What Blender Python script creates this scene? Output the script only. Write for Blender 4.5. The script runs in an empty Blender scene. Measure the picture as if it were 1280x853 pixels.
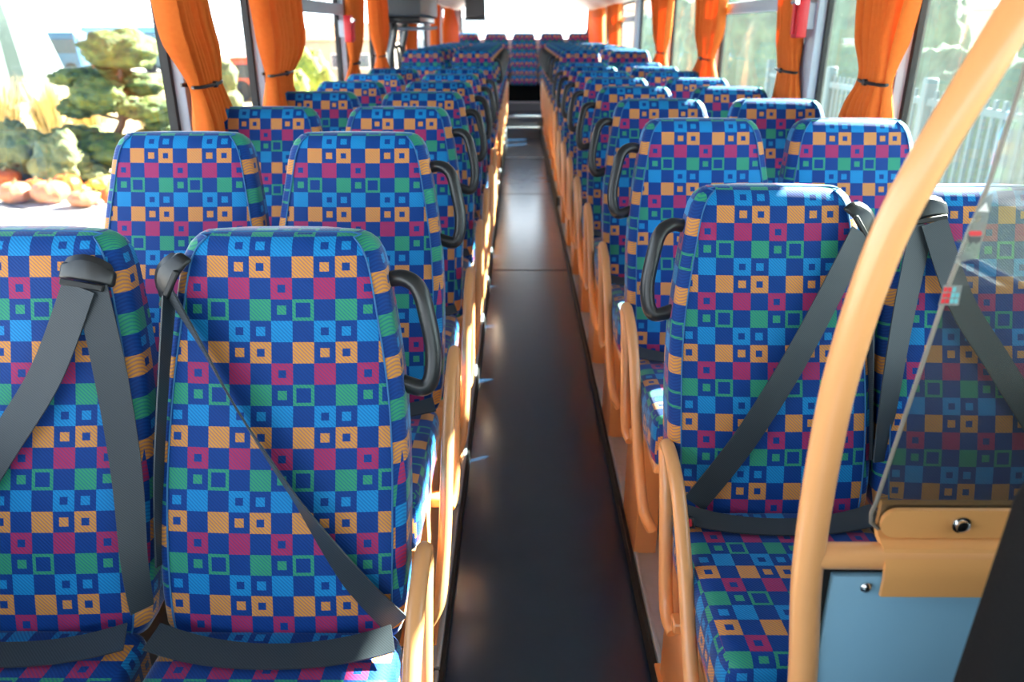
import bpy, bmesh, math, random
from mathutils import Vector, Matrix, noise
random.seed(7)
PI = math.pi
scene = bpy.context.scene
COL = scene.collection

# ------------------------------------------------------------------ camera
F_PX = 966.0
THETA = math.radians(21.94)
YAW = math.radians(0.50)
CAM = Vector((-0.077, 0.0, 1.50))
cd = bpy.data.cameras.new('camera')
cam = bpy.data.objects.new('camera', cd)
COL.objects.link(cam)
cam.location = CAM
cam.rotation_euler = (PI / 2 - THETA, 0, YAW)
cd.sensor_width = 36.0
cd.lens = F_PX * 36.0 / 1280.0
cd.clip_start = 0.05
cd.clip_end = 400
cd.dof.use_dof = True
cd.dof.focus_distance = 1.45
cd.dof.aperture_fstop = 4.0
scene.camera = cam
RM = cam.rotation_euler.to_matrix()


def ray(px, py):
    return RM @ Vector(((px - 640.0) / F_PX, -(py - 426.5) / F_PX, -1.0))


def at(px, py, Y):
    d = ray(px, py)
    return CAM + d * ((Y - CAM.y) / d.y)


def on_x(px, py, X):
    d = ray(px, py)
    return CAM + d * ((X - CAM.x) / d.x)


def on_z(px, py, z):
    d = ray(px, py)
    return CAM + d * ((z - CAM.z) / d.z)


# ------------------------------------------------------------------ objects
def tag(o, label=None, cat=None, group=None, kind=None):
    if label: o['label'] = label
    if cat: o['category'] = cat
    if group: o['group'] = group
    if kind: o['kind'] = kind
    return o


def empty(name, loc=(0, 0, 0), rz=0):
    o = bpy.data.objects.new(name, None)
    o.empty_display_size = 0.1
    COL.objects.link(o)
    o.location = loc
    o.rotation_euler = (0, 0, rz)
    return o


class MB:
    """mesh collector with optional uv"""

    def __init__(self):
        self.v = []; self.f = []; self.uv = {}

    def add(self, verts, faces, uvs=None):
        b = len(self.v)
        self.v += [tuple(p) for p in verts]
        for i, f in enumerate(faces):
            if uvs: self.uv[len(self.f)] = uvs[i]
            self.f.append(tuple(k + b for k in f))
        return self

    def box(self, x0, x1, y0, y1, z0, z1, bev=0.0, seg=2):
        bm = bmesh.new()
        bmesh.ops.create_cube(bm, size=1)
        for v in bm.verts:
            v.co = Vector(((x0 + x1) / 2 + v.co.x * (x1 - x0), (y0 + y1) / 2 + v.co.y * (y1 - y0), (z0 + z1) / 2 + v.co.z * (z1 - z0)))
        if bev > 0:
            bmesh.ops.bevel(bm, geom=bm.edges[:], offset=bev, segments=seg, affect='EDGES', profile=0.5)
        self.bm(bm)
        return self

    def bm(self, bm):
        bm.verts.index_update()
        self.add([v.co for v in bm.verts], [[v.index for v in f.verts] for f in bm.faces])
        bm.free()

    def tube(self, pts, r, n=12, closed=False, caps=True, flat=1.0):
        pts = [Vector(p) for p in pts]
        m = len(pts)
        rs = r if isinstance(r, (list, tuple)) else [r] * m
        up = None
        vs = []
        for i, p in enumerate(pts):
            if closed:
                t = (pts[(i + 1) % m] - pts[i - 1]).normalized()
            else:
                t = (pts[min(i + 1, m - 1)] - pts[max(i - 1, 0)]).normalized()
            if up is None:
                a = Vector((0, 0, 1)) if abs(t.z) < 0.9 else Vector((1, 0, 0))
                up = (a - t * a.dot(t)).normalized()
            else:
                up = (up - t * up.dot(t)).normalized()
            side = t.cross(up)
            for k in range(n):
                a = 2 * PI * k / n
                vs.append(p + (up * math.cos(a) + side * math.sin(a) * flat) * rs[i])
        fs = []
        for i in range(m if closed else m - 1):
            j = (i + 1) % m
            for k in range(n):
                l = (k + 1) % n
                fs.append((i * n + k, i * n + l, j * n + l, j * n + k))
        if caps and not closed:
            fs.append(tuple(range(n - 1, -1, -1)))
            fs.append(tuple((m - 1) * n + k for k in range(n)))
        self.add(vs, fs)
        return self

    def ribbon(self, pts, dirs, widths, th=0.0016):
        m = len(pts)
        pts = [Vector(p) for p in pts]
        vs = []
        for i in range(m):
            t = (pts[min(i + 1, m - 1)] - pts[max(i - 1, 0)]).normalized()
            d = Vector(dirs[i]); d = (d - t * d.dot(t)).normalized()
            nn = t.cross(d)
            w = widths[i] / 2
            vs += [pts[i] + d * w + nn * th, pts[i] + nn * th * 1.3, pts[i] - d * w + nn * th, pts[i] - d * w - nn * th, pts[i] - nn * th * .7, pts[i] + d * w - nn * th]
        fs = []
        for i in range(m - 1):
            for k in range(6):
                l = (k + 1) % 6
                fs.append((i * 6 + k, i * 6 + l, (i + 1) * 6 + l, (i + 1) * 6 + k))
        fs.append((5, 4, 3, 2, 1, 0)); fs.append(tuple((m - 1) * 6 + k for k in range(6)))
        self.add(vs, fs)
        return self

    def lathe(self, prof, n=20, c=(0, 0, 0)):
        vs = []; fs = []
        for r, z in prof:
            for k in range(n):
                a = 2 * PI * k / n
                vs.append((c[0] + r * math.cos(a), c[1] + r * math.sin(a), c[2] + z))
        for i in range(len(prof) - 1):
            for k in range(n):
                l = (k + 1) % n
                fs.append((i * n + k, i * n + l, (i + 1) * n + l, (i + 1) * n + k))
        fs.append(tuple(range(n - 1, -1, -1))); fs.append(tuple((len(prof) - 1) * n + k for k in range(n)))
        self.add(vs, fs)
        return self

    def xf(self, M):
        self.v = [tuple(M @ Vector(p)) for p in self.v]
        return self

    def mesh(self, name, mat, smooth=True, angle=40):
        me = bpy.data.meshes.new(name)
        me.from_pydata(self.v, [], self.f)
        if self.uv:
            lay = me.uv_layers.new(name='UVMap')
            for fi, uvs in self.uv.items():
                p = me.polygons[fi]
                for k, li in enumerate(p.loop_indices):
                    lay.data[li].uv = uvs[k]
        bm = bmesh.new(); bm.from_mesh(me)
        bmesh.ops.recalc_face_normals(bm, faces=bm.faces[:])
        bm.to_mesh(me); bm.free()
        if smooth:
            me.polygons.foreach_set('use_smooth', [True] * len(me.polygons))
            try:
                me.set_sharp_from_angle(angle=math.radians(angle))
            except Exception:
                pass
        me.materials.append(mat)
        me.update()
        return me

    def build(self, name, mat, parent=None, smooth=True, angle=40, loc=None):
        o = bpy.data.objects.new(name, self.mesh(name, mat, smooth, angle))
        COL.objects.link(o)
        if parent: o.parent = parent
        if loc: o.location = loc
        return o


def smooth_path(pts, k=6, closed=False):
    pts = [Vector(p) for p in pts]
    n = len(pts); out = []
    for i in range(n if closed else n - 1):
        if closed:
            p0, p1, p2, p3 = pts[i - 1], pts[i], pts[(i + 1) % n], pts[(i + 2) % n]
        else:
            p0, p1, p2, p3 = pts[max(i - 1, 0)], pts[i], pts[i + 1], pts[min(i + 2, n - 1)]
        for j in range(k):
            t = j / k
            out.append(0.5 * ((2 * p1) + (p2 - p0) * t + (2 * p0 - 5 * p1 + 4 * p2 - p3) * t * t + (3 * p1 - p0 - 3 * p2 + p3) * t ** 3))
    if not closed: out.append(pts[-1])
    return out


def lerp_table(tab, x):
    if x <= tab[0][0]: return tab[0][1]
    for (a, va), (b, vb) in zip(tab, tab[1:]):
        if x <= b:
            return va + (vb - va) * (x - a) / (b - a)
    return tab[-1][1]


# ------------------------------------------------------------------ materials
def new_mat(name):
    m = bpy.data.materials.new(name)
    m.use_nodes = True
    nt = m.node_tree
    return m, nt, nt.nodes['Principled BSDF'], nt.nodes['Material Output']


def principled(name, col, rough=0.5, metal=0.0, spec=0.5, var=0.0, scale=20.0, bump=0.0, coat=0.0):
    m, nt, b, out = new_mat(name)
    b.inputs['Roughness'].default_value = rough
    b.inputs['Metallic'].default_value = metal
    b.inputs['Specular IOR Level'].default_value = spec
    b.inputs['Coat Weight'].default_value = coat
    b.inputs['Coat Roughness'].default_value = 0.08
    tc = nt.nodes.new('ShaderNodeTexCoord')
    nz = nt.nodes.new('ShaderNodeTexNoise')
    nz.inputs['Scale'].default_value = scale
    nz.inputs['Detail'].default_value = 4
    nt.links.new(tc.outputs['Object'], nz.inputs['Vector'])
    mx = nt.nodes.new('ShaderNodeMix'); mx.data_type = 'RGBA'
    mx.inputs[6].default_value = tuple(c * (1 - var) for c in col) + (1,)
    mx.inputs[7].default_value = tuple(min(1, c * (1 + var)) for c in col) + (1,)
    nt.links.new(nz.outputs['Fac'], mx.inputs[0])
    nt.links.new(mx.outputs[2], b.inputs['Base Color'])
    if bump > 0:
        bp = nt.nodes.new('ShaderNodeBump')
        bp.inputs['Strength'].default_value = bump
        bp.inputs['Distance'].default_value = 0.004
        nt.links.new(nz.outputs['Fac'], bp.inputs['Height'])
        nt.links.new(bp.outputs['Normal'], b.inputs['Normal'])
    return m


def math_node(nt, op, a, b=None, c=None):
    n = nt.nodes.new('ShaderNodeMath'); n.operation = op
    for i, x in enumerate((a, b, c)):
        if x is None: continue
        if isinstance(x, (int, float)): n.inputs[i].default_value = x
        else: nt.links.new(x, n.inputs[i])
    return n.outputs[0]


def fabric_material():
    m, nt, b, out = new_mat('checked_fabric')
    uvn = nt.nodes.new('ShaderNodeUVMap'); uvn.uv_map = 'UVMap'
    sp = nt.nodes.new('ShaderNodeSeparateXYZ')
    nt.links.new(uvn.outputs['UV'], sp.inputs[0])
    M = lambda *a: math_node(nt, *a)
    u, v = sp.outputs['X'], sp.outputs['Y']
    col, rowf = M('FLOOR', u), M('FLOOR', v)
    row = M('FLOORED_MODULO', rowf, 4.0)
    s = M('FLOORED_MODULO', M('SUBTRACT', col, row), 4.0)
    du = M('ABSOLUTE', M('SUBTRACT', M('FRACT', u), 0.5))
    dv = M('ABSOLUTE', M('SUBTRACT', M('FRACT', v), 0.5))
    d = M('MAXIMUM', du, dv)
    eq = lambda x, k: M('COMPARE', x, float(k), 0.25)
    r0, r1, r2, r3 = [eq(row, k) for k in range(4)]
    solid = eq(s, 0)
    hole = M('ADD', 0.185, M('MULTIPLY', r2, 0.16))
    ring = M('MULTIPLY', eq(s, 2), M('GREATER_THAN', d, hole))
    small_sel = M('ADD', M('MULTIPLY', eq(s, 1), M('ADD', r0, r2)), M('MULTIPLY', eq(s, 3), r3))
    small = M('MULTIPLY', small_sel, M('LESS_THAN', d, 0.215))
    mask = M('MINIMUM', M('ADD', M('ADD', solid, ring), small), 1.0)
    # twill lines woven into the coloured squares
    tw = M('SINE', M('MULTIPLY', M('SUBTRACT', u, v), 2 * PI * 5.5))
    tw = M('MULTIPLY_ADD', tw, 0.5, 0.5)
    tw2 = M('SINE', M('MULTIPLY', M('ADD', u, v), 2 * PI * 14))
    fac = M('MULTIPLY', mask, M('SUBTRACT', 1.0, M('MULTIPLY', M('POWER', tw, 1.5), 0.50)))

    def colnode(c):
        n = nt.nodes.new('ShaderNodeRGB'); n.outputs[0].default_value = c + (1,); return n.outputs[0]

    def mix(f, a, bb):
        n = nt.nodes.new('ShaderNodeMix'); n.data_type = 'RGBA'
        nt.links.new(f, n.inputs[0]); nt.links.new(a, n.inputs[6]); nt.links.new(bb, n.inputs[7])
        return n.outputs[2]
    c = mix(r1, colnode((0.68, 0.285, 0.038)), colnode((0.40, 0.022, 0.095)))
    c = mix(r2, c, colnode((0.035, 0.31, 0.15)))
    c = mix(r3, c, colnode((0.007, 0.25, 0.58)))
    base = mix(M('MULTIPLY', tw, 0.5), colnode((0.0008, 0.034, 0.195)), colnode((0.001, 0.062, 0.30)))
    full = mix(fac, base, c)
    nt.links.new(full, b.inputs['Base Color'])
    b.inputs['Roughness'].default_value = 0.62
    b.inputs['Specular IOR Level'].default_value = 0.22
    b.inputs['Sheen Weight'].default_value = 0.6
    b.inputs['Sheen Roughness'].default_value = 0.30
    b.inputs['Sheen Tint'].default_value = (.75, .88, 1.0, 1)
    bp = nt.nodes.new('ShaderNodeBump'); bp.inputs['Strength'].default_value = 0.25; bp.inputs['Distance'].default_value = 0.001
    nt.links.new(M('ADD', tw, M('MULTIPLY', tw2, 0.3)), bp.inputs['Height'])
    nt.links.new(bp.outputs['Normal'], b.inputs['Normal'])
    return m


def webbing_material():
    m, nt, b, out = new_mat('belt_webbing')
    tc = nt.nodes.new('ShaderNodeTexCoord')
    w = nt.nodes.new('ShaderNodeTexWave'); w.inputs['Scale'].default_value = 120; w.bands_direction = 'DIAGONAL'
    nt.links.new(tc.outputs['Object'], w.inputs['Vector'])
    mx = nt.nodes.new('ShaderNodeMix'); mx.data_type = 'RGBA'
    mx.inputs[6].default_value = (0.010, 0.016, 0.022, 1); mx.inputs[7].default_value = (0.030, 0.042, 0.054, 1)
    nt.links.new(w.outputs['Fac'], mx.inputs[0]); nt.links.new(mx.outputs[2], b.inputs['Base Color'])
    b.inputs['Roughness'].default_value = 0.5
    b.inputs['Sheen Weight'].default_value = 0.1
    return m


def curtain_material():
    m, nt, b, out = new_mat('orange_curtain_cloth')
    tc = nt.nodes.new('ShaderNodeTexCoord')
    nz = nt.nodes.new('ShaderNodeTexNoise'); nz.inputs['Scale'].default_value = 60
    nt.links.new(tc.outputs['Object'], nz.inputs['Vector'])
    mx = nt.nodes.new('ShaderNodeMix'); mx.data_type = 'RGBA'
    mx.inputs[6].default_value = (0.80, 0.16, 0.014, 1); mx.inputs[7].default_value = (0.88, 0.22, 0.024, 1)
    nt.links.new(nz.outputs['Fac'], mx.inputs[0])
    nt.links.new(mx.outputs[2], b.inputs['Base Color'])
    b.inputs['Roughness'].default_value = 0.8
    tr = nt.nodes.new('ShaderNodeBsdfTranslucent'); nt.links.new(mx.outputs[2], tr.inputs['Color'])
    ms = nt.nodes.new('ShaderNodeMixShader'); ms.inputs[0].default_value = 0.27
    nt.links.new(b.outputs[0], ms.inputs[1]); nt.links.new(tr.outputs[0], ms.inputs[2])
    nt.links.new(ms.outputs[0], out.inputs['Surface'])
    return m


def glass_material(name, tint=(1, 1, 1), dust=0.0, dust_col=(0.8, 0.85, 0.8), gloss=0.08, scale=6, scratch=False):
    m, nt, b, out = new_mat(name)
    nt.nodes.remove(b)
    tr = nt.nodes.new('ShaderNodeBsdfTransparent'); tr.inputs['Color'].default_value = tint + (1,)
    gl = nt.nodes.new('ShaderNodeBsdfGlossy'); gl.inputs['Roughness'].default_value = 0.02
    lw = nt.nodes.new('ShaderNodeLayerWeight'); lw.inputs['Blend'].default_value = 0.25
    ms = nt.nodes.new('ShaderNodeMixShader')
    f = math_node(nt, 'MULTIPLY_ADD', lw.outputs['Fresnel'], 0.8 if scratch else 0.12, gloss * 0.2)
    nt.links.new(f, ms.inputs[0]); nt.links.new(tr.outputs[0], ms.inputs[1]); nt.links.new(gl.outputs[0], ms.inputs[2])
    last = ms.outputs[0]
    if dust > 0:
        tc = nt.nodes.new('ShaderNodeTexCoord')
        mp = nt.nodes.new('ShaderNodeMapping'); mp.inputs['Scale'].default_value = (1, 1, 0.25) if not scratch else (1, 1, 1)
        nt.links.new(tc.outputs['Object'], mp.inputs[0])
        nz = nt.nodes.new('ShaderNodeTexNoise'); nz.inputs['Scale'].default_value = scale; nz.inputs['Detail'].default_value = 8
        nz.inputs['Roughness'].default_value = 0.7
        nt.links.new(mp.outputs[0], nz.inputs['Vector'])
        df = nt.nodes.new('ShaderNodeBsdfTranslucent'); df.inputs['Color'].default_value = dust_col + (1,)
        d2 = nt.nodes.new('ShaderNodeBsdfDiffuse'); d2.inputs['Color'].default_value = dust_col + (1,)
        mm = nt.nodes.new('ShaderNodeMixShader'); nt.links.new(df.outputs[0], mm.inputs[1]); nt.links.new(d2.outputs[0], mm.inputs[2])
        ms2 = nt.nodes.new('ShaderNodeMixShader')
        ff = math_node(nt, 'MULTIPLY', math_node(nt, 'MULTIPLY_ADD', nz.outputs['Fac'], 1.4, 0.3), dust)
        nt.links.new(ff, ms2.inputs[0]); nt.links.new(last, ms2.inputs[1]); nt.links.new(mm.outputs[0], ms2.inputs[2])
        last = ms2.outputs[0]
    nt.links.new(last, out.inputs['Surface'])
    return m


def floor_material():
    m, nt, b, out = new_mat('blue_grey_vinyl')
    tc = nt.nodes.new('ShaderNodeTexCoord')
    nz = nt.nodes.new('ShaderNodeTexNoise'); nz.inputs['Scale'].default_value = 9; nz.inputs['Detail'].default_value = 8
    nt.links.new(tc.outputs['Object'], nz.inputs['Vector'])
    n2 = nt.nodes.new('ShaderNodeTexNoise'); n2.inputs['Scale'].default_value = 260; n2.inputs['Detail'].default_value = 2
    nt.links.new(tc.outputs['Object'], n2.inputs['Vector'])
    mx = nt.nodes.new('ShaderNodeMix'); mx.data_type = 'RGBA'
    mx.inputs[6].default_value = (0.006, 0.023, 0.052, 1); mx.inputs[7].default_value = (0.011, 0.036, 0.074, 1)
    nt.links.new(nz.outputs['Fac'], mx.inputs[0]); nt.links.new(mx.outputs[2], b.inputs['Base Color'])
    r = math_node(nt, 'MULTIPLY_ADD', nz.outputs['Fac'], 0.10, 0.28)
    nt.links.new(r, b.inputs['Roughness'])
    b.inputs['Specular IOR Level'].default_value = 0.2
    b.inputs['Coat Weight'].default_value = 1.0
    b.inputs['Coat IOR'].default_value = 1.65
    b.inputs['Coat Roughness'].default_value = 0.19
    b.inputs['Coat Tint'].default_value = (.75, .88, 1.0, 1)
    bp = nt.nodes.new('ShaderNodeBump'); bp.inputs['Strength'].default_value = 0.06; bp.inputs['Distance'].default_value = 0.0003
    nt.links.new(n2.outputs['Fac'], bp.inputs['Height']); nt.links.new(bp.outputs['Normal'], b.inputs['Normal'])
    return m


def leaf_material(name, c1, c2, scale=9):
    m, nt, b, out = new_mat(name)
    tc = nt.nodes.new('ShaderNodeTexCoord')
    nz = nt.nodes.new('ShaderNodeTexNoise'); nz.inputs['Scale'].default_value = scale; nz.inputs['Detail'].default_value = 6
    nt.links.new(tc.outputs['Object'], nz.inputs['Vector'])
    cr = nt.nodes.new('ShaderNodeMix'); cr.data_type = 'RGBA'
    cr.inputs[6].default_value = c1 + (1,); cr.inputs[7].default_value = c2 + (1,)
    f = math_node(nt, 'MULTIPLY_ADD', nz.outputs['Fac'], 2.4, -0.7); f.node.use_clamp = True
    nt.links.new(f, cr.inputs[0]); nt.links.new(cr.outputs[2], b.inputs['Base Color'])
    b.inputs['Roughness'].default_value = 0.8
    bp = nt.nodes.new('ShaderNodeBump'); bp.inputs['Strength'].default_value = 0.8; bp.inputs['Distance'].default_value = 0.08
    nt.links.new(nz.outputs['Fac'], bp.inputs['Height']); nt.links.new(bp.outputs['Normal'], b.inputs['Normal'])
    return m


def slab_material():
    m, nt, b, out = new_mat('pale_concrete')
    tc = nt.nodes.new('ShaderNodeTexCoord')
    mp = nt.nodes.new('ShaderNodeMapping'); mp.inputs['Rotation'].default_value = (0, 0, 0.6); mp.inputs['Scale'].default_value = (0.35, 0.35, 0.35)
    nt.links.new(tc.outputs['Object'], mp.inputs[0])
    br = nt.nodes.new('ShaderNodeTexBrick'); br.inputs['Scale'].default_value = 1.0
    br.inputs['Color1'].default_value = (0.50, 0.48, 0.45, 1); br.inputs['Color2'].default_value = (0.45, 0.43, 0.41, 1)
    br.inputs['Mortar'].default_value = (0.12, 0.12, 0.12, 1); br.inputs['Mortar Size'].default_value = 0.012
    nt.links.new(mp.outputs[0], br.inputs['Vector'])
    nt.links.new(br.outputs['Color'], b.inputs['Base Color'])
    b.inputs['Roughness'].default_value = 0.9
    return m


FAB = fabric_material()
WEB = webbing_material()
CLOTH = curtain_material()
PIPE = principled('blue_piping', (0.02, 0.13, 0.32), 0.7)
ORANGE = principled('orange_painted_steel', (0.80, 0.375, 0.145), 0.30, var=0.05, scale=8, coat=0.25)
ORANGE2 = principled('orange_bracket_paint', (0.80, 0.375, 0.125), 0.34, var=0.05, scale=8, coat=0.15)
BLACK = principled('black_plastic', (0.018, 0.019, 0.021), 0.33, var=0.15)
RUBBER = principled('black_rubber', (0.010, 0.010, 0.011), 0.6)
DARKVINYL = principled('black_upholstery', (0.0025, 0.0028, 0.0035), 0.8, spec=0.2, bump=0.2, scale=200)
ALU = principled('brushed_aluminium', (0.44, 0.52, 0.60), 0.42, 0.55, var=0.12, scale=40)
PODIUM = principled('grey_podium_lino', (0.14, 0.18, 0.22), 0.45, var=0.15, scale=60)
CHROME = principled('chrome', (0.75, 0.75, 0.76), 0.15, 1.0)
RED = principled('red_plastic', (0.60, 0.012, 0.025), 0.4)
GREY = principled('grey_blue_trim', (0.40, 0.48, 0.57), 0.45, var=0.05)
DGREY = principled('dark_grey_frame', (0.085, 0.105, 0.12), 0.45)
CREAM = principled('cream_laminate', (0.72, 0.62, 0.55), 0.5)
WALLM = principled('grey_wall_lining', (0.33, 0.35, 0.37), 0.7, var=0.08)
CEIL = principled('pale_ceiling_lining', (0.42, 0.43, 0.44), 0.7)
MAROON = principled('brown_rear_lining', (0.24, 0.13, 0.12), 0.7)
TAN = principled('tan_plastic', (0.42, 0.30, 0.22), 0.6)
BLUE = principled('blue_laminate', (0.22, 0.42, 0.57), 0.40, var=0.06, scale=3)
WHITE = principled('white_sticker', (0.75, 0.75, 0.73), 0.5)
FLOORM = floor_material()
GLASS = glass_material('clear_window_glass', (0.97, 0.985, 0.98), 0.0)
DUSTY = glass_material('dusty_window_glass', (0.90, 0.97, 0.95), 0.022, (0.72, 0.86, 0.82))
PLEXI = glass_material('scratched_acrylic', (0.74, 0.76, 0.74), 0.05, (0.50, 0.47, 0.38), gloss=0.25, scale=14, scratch=True)


# ------------------------------------------------------------------ bus shell
HW = 1.18
YR = 13.80
YF = -1.35
FLX = 0.257


def struct(o, label):
    return tag(o, label, None, None, 'structure')


mb = MB(); mb.box(-FLX, FLX, YF, 11.9, -0.05, 0.0)
struct(mb.build('floor', FLOORM, smooth=False), 'dark blue grey vinyl aisle floor')
# seams of the aisle mat
for y, w_, mt in ((5.0, .004, RUBBER), (7.6, .006, RUBBER), (9.95, .020, ALU)):
    m = MB(); m.box(-.245, .245, y - w_, y + w_, 0.0, .0025, .0008, 1)
    struct(m.build('trim_floor_joint', mt, smooth=False), 'joint strip across the aisle floor')

# seat podiums either side (lower at the front, higher at the back), with aluminium edging
LIFT0, LIFT1 = 0.06, 0.14


def podium(name, x0, x1, y0, y1, h, label):
    m = MB(); m.box(x0, x1, y0, y1, -0.05, h)
    struct(m.build(name, PODIUM, smooth=False), label)


podium('floor_podium_left', -HW, -FLX - .012, YF, 6.35, LIFT0 - .015, 'grey raised floor under the front left seats')
podium('floor_podium_left_rear', -HW, -FLX - .012, 6.35, 11.9, LIFT1, 'grey raised floor under the rear left seats')
podium('floor_podium_right', FLX + .012, HW, YF, 6.75, LIFT0, 'grey raised floor under the right seats')
podium('floor_podium_right_rear', FLX + .012, HW, 6.75, 11.9, LIFT1, 'grey raised floor under the rear right seats')


def edging(x, sgn, y0, y1, h, name):
    # rubber cove, bright lip and screwed aluminium strip, with section joints
    r = MB(); r.box(min(x, x + sgn * .012), max(x, x + sgn * .012), y0, y1, 0.0, h - .004)
    base = struct(r.build('trim_' + name, RUBBER, smooth=False), 'black cove strip along the aisle')
    y = y0; k = 0
    while y < y1 - .01:
        e = min(y + 0.70, y1)
        s = MB()
        xa, xb = x + sgn * .010, x + sgn * .098
        s.box(min(xa, xb), max(xa, xb), y + .006, e - .006, h, h + .005, .0015, 1)
        xl = x + sgn * .010
        s.box(min(xl, xl + sgn * .012), max(xl, xl + sgn * .012), y + .006, e - .006, h - .02, h + .009, .003, 2)
        p = s.build('edge_strip', ALU, base)
        sc = MB()
        for ys in (y + .05, e - .05):
            sc.lathe([(.0055, 0), (.0055, .002), (.002, .003)], 10, (x + sgn * .05, ys, h + .005))
        sc.build('screw_row', RUBBER, p)
        y = e; k += 1


edging(-FLX, -1, YF, 6.35, LIFT0 - .015, 'left')
edging(-FLX, -1, 6.35, 11.9, LIFT1, 'left_rear')
edging(FLX, 1, YF, 6.75, LIFT0, 'right')
edging(FLX, 1, 6.75, 11.9, LIFT1, 'right_rear')

# steps up to the rear bench
for i, (y0, y1, zt, zb) in enumerate([(11.9, 12.12, .147, 0.0), (12.12, 12.9, .288, 0.0), (12.9, YR, .43, 0.0)]):
    m = MB(); m.box(-HW if i else -.27, HW if i else .27, y0, y1, zb - .05, zt)
    st = struct(m.build('floor_step', [FLOORM, FLOORM, PODIUM][i], smooth=False), 'step up to the rear bench of the bus')
    n = MB(); n.box(-.25, .25, y0 - .012, y0 + .05, zt - .018, zt + .006, .004, 2)
    n.build('step_nosing', ALU, st)
m = MB(); m.box(-HW, -.27, 11.9, 12.12, -.05, .147); struct(m.build('floor_step_side', PODIUM, smooth=False), 'raised floor beside the rear step')
m = MB(); m.box(.27, HW, 11.9, 12.12, -.05, .147); struct(m.build('floor_step_side', PODIUM, smooth=False), 'raised floor beside the rear step')

SILL, HEAD = 0.88, 1.80
# side walls below and above the windows
for sgn, nm in ((-1, 'left'), (1, 'right')):
    X0, X1 = sgn * HW, sgn * (HW + .06)
    if sgn < 0:
        spans = [(YF, 6.42), (8.02, YR + .06)]
    else:
        spans = [(YF, YR + .06)]
    m = MB()
    for a, b_ in spans:
        m.box(min(X0, X1), max(X0, X1), a, b_, -.5, SILL)
        m.box(min(X0 - sgn * .03, X1), max(X0 - sgn * .03, X1), a, b_, SILL - .03, SILL + .012)
    m.box(min(X0, X1), max(X0, X1), YF, YR + .06, HEAD, 2.15)
    struct(m.build('wall_' + nm, WALLM, smooth=False), 'grey lining of the %s side wall of the bus' % nm)
    # overhead duct
    d = MB()
    xa, xb, xc = sgn * HW, sgn * .66, sgn * .60
    prof = [(xa, HEAD), (sgn * 1.07, HEAD), (sgn * .92, HEAD + .06), (sgn * .70, HEAD + .16), (sgn * .66, HEAD + .20), (sgn * .68, 2.14), (xa, 2.14)]
    vs = [(x, y, z) for y in (-.9, YR) for x, z in prof]
    k = len(prof)
    fs = [tuple(range(k)), tuple(range(2 * k - 1, k - 1, -1))] + [(i, (i + 1) % k, k + (i + 1) % k, k + i) for i in range(k)]
    d.add(vs, fs)
    struct(d.build('ceiling_duct_' + nm, CREAM, angle=25), 'cream overhead duct along the %s windows' % nm)

m = MB(); m.box(-HW - .06, HW + .06, YF, YR + .06, 2.15, 2.20)
struct(m.build('ceiling', CEIL, smooth=False), 'pale ceiling of the bus')

# windows: pillars and panes
PILL = {-1: [(2.60, 2.82), (3.43, 3.64), (5.12, 5.36), (6.27, 6.42), (8.02, 8.45), (9.90, 10.02), (11.55, 11.75), (13.55, YR)],
        1: [(2.67, 2.95), (3.46, 3.80), (5.22, 5.50), (6.90, 7.15), (8.72, 8.95), (10.40, 10.70), (12.1, 12.3), (13.55, YR)]}
TRANS = {-1: {(3.64, 5.12), (8.45, 9.90)}, 1: {(3.80, 5.22), (8.95, 10.40)}}
wn = 1
for sgn in (-1, 1):
    prev = YF
    for i, (a, b_) in enumerate(PILL[sgn]):
        # pillar
        m = MB(); xa, xb = sgn * (HW - .030), sgn * (HW + .034)
        m.box(min(xa, xb), max(xa, xb), a, b_, SILL, HEAD, .008, 2)
        struct(m.build('trim_%d' % (i + 1 + (0 if sgn < 0 else 8)), GREY), 'grey window pillar on the %s side' % ('left' if sgn < 0 else 'right'))
        y0, y1 = prev, a
        prev = b_
        if sgn < 0 and abs(y0 - 6.42) < .01:
            continue            # the door sits here
        fr = MB(); xa, xb = sgn * (HW + .004), sgn * (HW + .030)
        xa, xb = min(xa, xb), max(xa, xb)
        g = .022
        fr.box(xa, xb, y0, y0 + g, SILL, HEAD); fr.box(xa, xb, y1 - g, y1, SILL, HEAD)
        fr.box(xa, xb, y0 + g, y1 - g, SILL, SILL + g); fr.box(xa, xb, y0 + g, y1 - g, HEAD - g, HEAD)
        w = struct(fr.build('window_%d' % wn, RUBBER, smooth=False), 'bus side window in a black rubber gasket'); wn += 1
        p = MB(); xg = sgn * (HW + .02)
        p.box(xg - .0025, xg + .0025, y0 + .01, y1 - .01, SILL + .01, HEAD - .01)
        p.build('pane', GLASS if sgn < 0 else DUSTY, w, smooth=False)
        if (y0, y1) in TRANS[sgn]:
            t = MB(); xa, xb = sgn * (HW - .035), sgn * (HW + .03)
            t.box(min(xa, xb), max(xa, xb), y0, y1, 1.585, 1.645, .008, 2)
            t.build('transom', GREY, w)

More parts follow.
